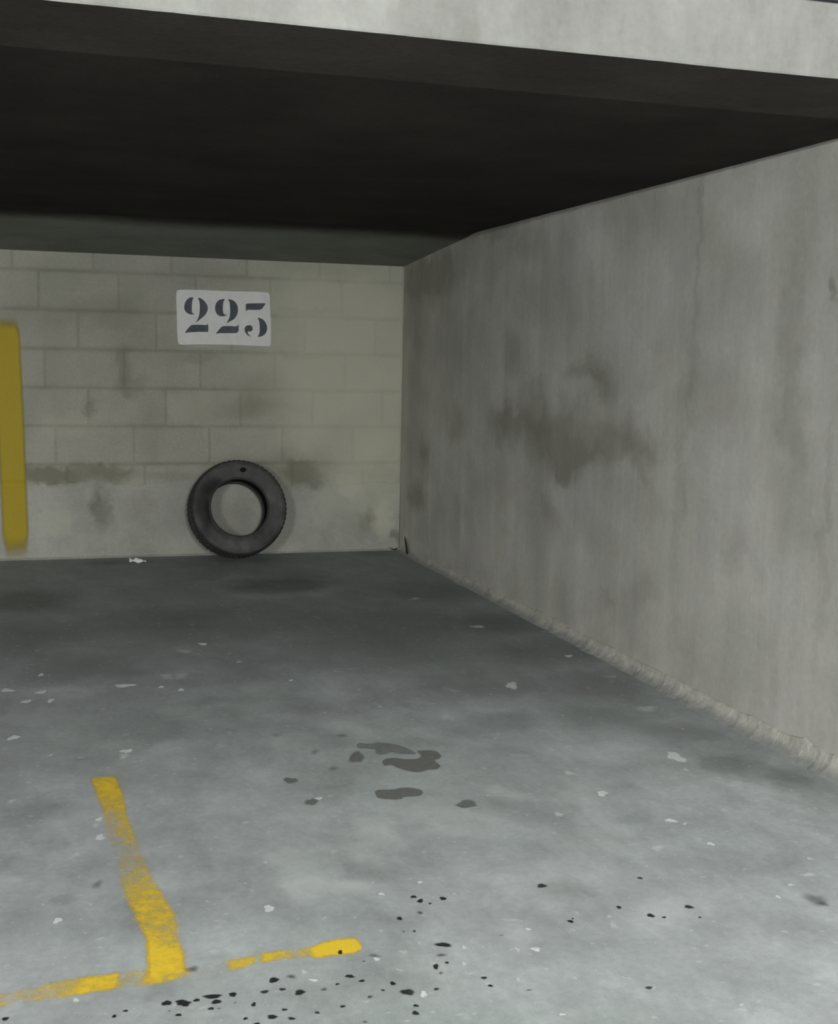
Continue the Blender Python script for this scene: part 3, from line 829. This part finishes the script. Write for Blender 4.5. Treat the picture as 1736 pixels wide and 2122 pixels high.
# ------------------------------------------------------------------ painted number sign
def prism_xz(pts, y0, y1):
    b = bmesh.new()
    f = [b.verts.new((x, y0, z)) for x, z in pts]
    r = [b.verts.new((x, y1, z)) for x, z in pts]
    b.faces.new(f)
    b.faces.new(r[::-1])
    for i in range(len(pts)):
        b.faces.new((f[i], f[(i + 1) % len(pts)], r[(i + 1) % len(pts)], r[i]))
    return b
def smooth_poly(pts, it=1):
    for _ in range(it):
        q = []
        for i in range(len(pts)):
            a, b = pts[i], pts[(i + 1) % len(pts)]
            q += [(0.8 * a[0] + 0.2 * b[0], 0.8 * a[1] + 0.2 * b[1]), (0.2 * a[0] + 0.8 * b[0], 0.2 * a[1] + 0.8 * b[1])]
        pts = q
    return pts
sign = bpy.data.objects.new('number_sign', None)
COL.objects.link(sign)
sign.location = (-1.25, 0, 1.42)
tag(sign, 'white rectangle with stencilled black number 223 on the block wall', 'sign')
def on_sign(name, bm_, mat, label=None):
    o = from_bm(name, bm_, mat, sign)
    o.matrix_parent_inverse = Matrix.Translation(-sign.location)
    if label:
        o['label'] = label
    return o
on_sign('painted_panel', prism_xz(smooth_poly(SIGN), -0.0055, 0.002), M_SIGN)
for polys, lab in (((TWO_A_LOBE, TWO_A_STEM, TWO_A_BASE), 'black stencilled digit 2, first of the number'),
                   ((TWO_B_LOBE, TWO_B_STEM, TWO_B_BASE), 'black stencilled digit 2, middle of the number'),
                   ((THREE_TOP, THREE_BOWL, THREE_BALL), 'black stencilled digit 3, last of the number')):
    bm = bmesh.new()
    for P in polys:
        tmp = prism_xz(smooth_poly(P), -0.0065, -0.005)
        me = bpy.data.meshes.new('tmp')
        tmp.to_mesh(me)
        tmp.free()
        bm.from_mesh(me)
        bpy.data.meshes.remove(me)
    on_sign('digit', bm, M_DIGIT, lab)

# ------------------------------------------------------------------ painted lines
def lerp_line(L, t):
    s = t * (len(L) - 1)
    i = min(int(s), len(L) - 2)
    f = s - i
    return (L[i][0] + (L[i + 1][0] - L[i][0]) * f, L[i][1] + (L[i + 1][1] - L[i][1]) * f)
def prof_at(P, t):
    for (a, va), (b, vb) in zip(P, P[1:]):
        if a <= t <= b:
            return va + (vb - va) * (t - a) / max(b - a, 1e-9)
    return P[-1][1]
def paint_strip(name, A, B, cover, mat, z, nl, nw, margin, ends, thick=0.0):
    """ruled strip between two edge lines; cover(t, u) is how much paint is left"""
    verts, cov = [], []
    for i in range(nl + 1):
        t = i / nl
        a, b = Vector(lerp_line(A, t)), Vector(lerp_line(B, t))
        d = (b - a).normalized()
        a2, b2 = a - d * margin, b + d * margin
        w = (b2 - a2).length
        for j in range(nw + 1):
            p = a2 + (b2 - a2) * j / nw
            verts.append((p.x, p.y, z))
            s = w * j / nw
            e = min(s, w - s) / (2 * margin)
            e = max(0, min(1, e))
            en = min(1, t / ends[0] if ends[0] else 1, (1 - t) / ends[1] if ends[1] else 1)
            cov.append(min(e, en) * cover(t, j / nw))
    faces = []
    for i in range(nl):
        for j in range(nw):
            q = i * (nw + 1) + j
            faces.append((q, q + nw + 1, q + nw + 2, q + 1))
    me = bpy.data.meshes.new(name)
    me.from_pydata(verts, [], faces)
    me.update()
    at = me.attributes.new('cover', 'FLOAT', 'POINT')
    at.data.foreach_set('value', cov)
    return link(name, me, mat)

SL = [(0, .75), (.08, .85), (.2, .62), (.28, .40), (.40, .30), (.52, .30), (.58, .55), (.68, .75), (.80, .72), (.88, .95), (1, .9)]
SR = [(0, .75), (.10, .85), (.25, .72), (.36, .75), (.44, .45), (.50, .62), (.60, .72), (.75, .68), (.86, .55), (.92, .95), (1, .75)]
stem = paint_strip('floor_line', STEM_L, STEM_R,
                   lambda t, u: prof_at(SL, t) * (1 - u) + prof_at(SR, t) * u, M_YELLOW, 0.0004, 120, 14, 0.012, (0.015, 0.0))
tag(stem, 'worn yellow floor line running toward the block wall, dividing the bays', 'floor marking')
XS = [-2.702, -2.644, -2.515, -2.418, -2.34, -2.236, -2.159, -2.091, -2.013, -1.955, -1.894, -1.854, -1.845]
CP = [(-9, .5), (-2.66, .62), (-2.62, .38), (-2.55, .52), (-2.50, .62), (-2.46, .85), (-2.40, .80), (-2.385, .42), (-2.35, .45),
      (-2.33, .8), (-2.26, .65), (-2.235, .30), (-2.17, .27), (-2.155, .72), (-2.10, .72), (-2.085, .40), (-2.07, .78), (-2.03, .72),
      (-2.0, .48), (-1.965, .60), (-1.94, 1.1), (-1.86, 1.1), (-1.84, .8)]
def cross_cover(t, u):
    x = lerp_line(CROSS_T, t)[0]
    return prof_at(CP, x)
cross = paint_strip('floor_line', CROSS_T, CROSS_B, cross_cover, M_YELLOW, 0.0003, 160, 12, 0.014, (0.0, 0.02))
tag(cross, 'patchy yellow cross line at the end of the bay divider line', 'floor marking')

# yellow stripe up the block wall
verts, cov, faces = [], [], []
nl, nw = 70, 12
for i in range(nl + 1):
    t = i / nl
    z = 0.0 + 1.60 * t
    xc = -2.605 - 0.035 * t - 0.010 * max(0, t - 0.5)
    for j in range(nw + 1):
        u = j / nw
        x = xc - 0.098 + 0.196 * u
        verts.append((x, -0.0145 if z < 0.52 else -0.0055, z))
        e = min(1, min(u, 1 - u) / 0.22)
        cov.append(e * min(1, t / 0.16 + 0.2) * min(1, (1 - t) / 0.09))
for i in range(nl):
    for j in range(nw):
        q = i * (nw + 1) + j
        faces.append((q, q + 1, q + nw + 2, q + nw + 1))
me = bpy.data.meshes.new('wall_stripe')
me.from_pydata(verts, [], faces)
me.update()
me.attributes.new('cover', 'FLOAT', 'POINT').data.foreach_set('value', cov)
tag(link('wall_stripe', me, M_YWALL), 'dull yellow stripe sprayed upright on the block wall', 'wall marking')

# ------------------------------------------------------------------ stains and flecks on the floor
RGT = Vector((0.9538, -0.3004, 0))
FWD = Vector((0.3004, 0.9538, 0))
def splat(name, x, y, a, b, s, mat, z, seed, rough=0.22, soft=0.25):
    r = random.Random(seed)
    ph = [r.uniform(0, 6.28) for _ in range(4)]
    n = 18
    def rad(t):
        return 1 + rough * (0.5 * math.sin(2 * t + ph[0]) + 0.45 * math.sin(3 * t + ph[1]) + 0.3 * math.sin(5 * t + ph[2]) + 0.2 * math.sin(8 * t + ph[3]))
    verts, cov, faces = [(x, y, z)], [s], []
    for k, q in enumerate((1 - soft, 1.0 + soft * 0.5)):
        for i in range(n):
            t = 2 * math.pi * i / n
            d = RGT * (a * q * rad(t) * math.cos(t)) + FWD * (b * q * rad(t) * math.sin(t))
            verts.append((x + d.x, y + d.y, z))
            cov.append(s if k == 0 else 0.0)
    for i in range(n):
        j = (i + 1) % n
        faces.append((0, 1 + i, 1 + j))
        faces.append((1 + i, 1 + n + i, 1 + n + j, 1 + j))
    me = bpy.data.meshes.new(name)
    me.from_pydata(verts, [], faces)
    me.update()
    me.attributes.new('cover', 'FLOAT', 'POINT').data.foreach_set('value', cov)
    return link(name, me, mat, floor)
zi = 0
def nextz():
    global zi
    zi += 1
    return 0.0005 + 0.000004 * zi
for i, (x, y, a, b, s) in enumerate(DROPS):
    old = y > -5.2
    splat('oil_stain', x, y, a, b, min(1, s * (1.0 if not old else 1.15)), M_WET if old else M_OIL, nextz(), 100 + i,
          0.25, 0.3 if s > 0.55 else 0.7)
for i, (x, y, a, b, s) in enumerate(FLECKS):
    splat('paint_fleck', x, y, a, b * 0.95, min(1, 0.95 * s), M_FLECK, nextz(), 900 + i, 0.38, 0.2 if s > 0.8 else 0.5)
def puddle(P, s):
    P = smooth_poly(P, 1)
    cx = sum(p[0] for p in P) / len(P)
    cy = sum(p[1] for p in P) / len(P)
    z = nextz()
    b = bmesh.new()
    vs_ = [b.verts.new((x, y, z)) for x, y in P]
    b.faces.new(vs_)
    bmesh.ops.triangulate(b, faces=b.faces[:])
    o = from_bm('oil_stain', b, M_WET, floor)
    if o.data.polygons[0].normal.z < 0:
        o.data.flip_normals()
    o.data.attributes.new('cover', 'FLOAT', 'POINT').data.foreach_set('value', [s] * len(o.data.vertices))
puddle(PUDDLE_B, 0.45)
puddle(PUDDLE_A, 0.85)
puddle(PUDDLE_C, 0.75)

# ------------------------------------------------------------------ tire leaning on the wall
R_OUT, R_BEAD, HALF = 0.336, 0.198, 0.092
tire = bpy.data.objects.new('car_tire', None)
COL.objects.link(tire)
tag(tire, 'worn black car tire without rim leaning on the block wall', 'tire')
TILT = math.radians(16.5)
SCALE = 0.966
tire.scale = (SCALE, SCALE, SCALE)
tire.location = (-1.193, -0.012 - SCALE * (R_OUT * math.sin(TILT) + HALF * math.cos(TILT)), SCALE * (R_OUT * math.cos(TILT) + HALF * 0.8 * math.sin(TILT)))
tire.rotation_euler = (-TILT, 0, math.radians(3))
def lathe(name, prof, mat, n=96, mod=None, closed=False, smooth=True):
    """revolve (radius, y) about the tire's axle (local y)"""
    b = bmesh.new()
    rings = []
    for i in range(n):
        t = 2 * math.pi * i / n
        ring = []
        for k, (r, y) in enumerate(prof):
            rr = r + (mod(i, k, t) if mod else 0)
            ring.append(b.verts.new((rr * math.cos(t), y, rr * math.sin(t))))
        rings.append(ring)
    m = len(prof)
    for i in range(n):
        a, c = rings[i], rings[(i + 1) % n]
        for k in range(m if closed else m - 1):
            b.faces.new((a[k], a[(k + 1) % m], c[(k + 1) % m], c[k]))
    return from_bm(name, b, mat, tire, smooth)
side = [(0.202, -0.078), (0.212, -0.086), (0.222, -0.089), (0.226, -0.094), (0.245, -0.1005), (0.268, -0.104), (0.290, -0.1025),
        (0.296, -0.1035), (0.300, -0.1015), (0.315, -0.096), (0.326, -0.088)]
back_in = [(0.320, -0.070), (0.290, -0.088), (0.250, -0.088), (0.215, -0.074)]
lathe('sidewall', side + back_in, M_SIDE, closed=True)
lathe('sidewall', [(r, -y) for r, y in side + back_in], M_SIDE, closed=True)
lathe('bead', [(0.196, -0.070), (0.197, -0.082), (0.204, -0.087), (0.213, -0.084), (0.216, -0.072), (0.206, -0.064)], M_TREAD, closed=True)
lathe('bead', [(0.196, 0.070), (0.197, 0.082), (0.204, 0.087), (0.213, 0.084), (0.216, 0.072), (0.206, 0.064)], M_TREAD, closed=True)
lathe('inner_liner', [(0.216, -0.072), (0.255, -0.086), (0.295, -0.085), (0.318, -0.06), (0.322, 0.0), (0.318, 0.06),
                      (0.295, 0.085), (0.255, 0.086), (0.216, 0.072)], M_LINER)
tr = [(0.322, -0.092), (0.329, -0.084), (0.3345, -0.074), (0.336, -0.050), (0.328, -0.047), (0.328, -0.040), (0.3365, -0.037),
      (0.337, -0.006), (0.329, -0.004), (0.329, 0.004), (0.337, 0.006), (0.3365, 0.037), (0.328, 0.040), (0.328, 0.047),
      (0.336, 0.050), (0.3345, 0.074), (0.329, 0.084), (0.322, 0.092), (0.316, 0.06), (0.316, -0.06)]
def slots(i, k, t):
    if k in (1, 2, 3, 14, 15, 16) and i % 4 == 0:
        return -0.006
    if k in (6, 7, 10, 11) and i % 4 == 2:
        return -0.005
    return 0.0
lathe('tread', tr, M_TREAD, n=240, mod=slots, closed=True, smooth=False)
# dark patch plug on the upper sidewall
b = bmesh.new()
th = math.radians(82)
for q in range(1):
    c = Vector((0.262 * math.cos(th), -0.1045, 0.262 * math.sin(th)))
    n = 14
    top = [b.verts.new(c + Vector((0.021 * math.cos(2 * math.pi * i / n), -0.002, 0.014 * math.sin(2 * math.pi * i / n)))) for i in range(n)]
    bot = [b.verts.new(c + Vector((0.025 * math.cos(2 * math.pi * i / n), 0.004, 0.017 * math.sin(2 * math.pi * i / n)))) for i in range(n)]
    b.faces.new(top)
    b.faces.new(bot[::-1])
    for i in range(n):
        b.faces.new((top[i], top[(i + 1) % n], bot[(i + 1) % n], bot[i]))
from_bm('rubber_plug', b, M_LINER, tire)

# ------------------------------------------------------------------ scrap of white paper at the foot of the wall
b = bmesh.new()
nx, ny_ = 14, 6
g = []
for i in range(nx + 1):
    u = i / nx
    row = []
    for j in range(ny_ + 1):
        v = j / ny_
        wob = noise.noise(Vector((u * 4, v * 3, 7)))
        half = 0.034 * (0.55 + 0.45 * abs(math.cos(u * 4.0))) * (1 - 0.5 * u)
        zz = 0.006 + 0.020 * (1 - u) * math.sin(v * math.pi) + 0.010 * (0.5 + wob) * math.sin(math.pi * v)
        row.append(b.verts.new(Vector((-1.905 + 0.106 * u, -0.245 - 0.016 * u + (v - 0.5) * 2 * half, zz + 0.006 * math.sin(9 * u + 5 * v)))))
    g.append(row)
for i in range(nx):
    for j in range(ny_):
        b.faces.new((g[i][j], g[i + 1][j], g[i + 1][j + 1], g[i][j + 1]))
zmin = min(v.co.z for v in b.verts)
for v in b.verts:
    v.co.z += 0.001 - zmin
ret = bmesh.ops.extrude_face_region(b, geom=b.faces[:])
for v in [e for e in ret['geom'] if isinstance(e, bmesh.types.BMVert)]:
    v.co.z += 0.0015
tag(from_bm('paper_scrap', b, M_PAPER), 'crumpled scrap of white paper lying by the block wall', 'litter')
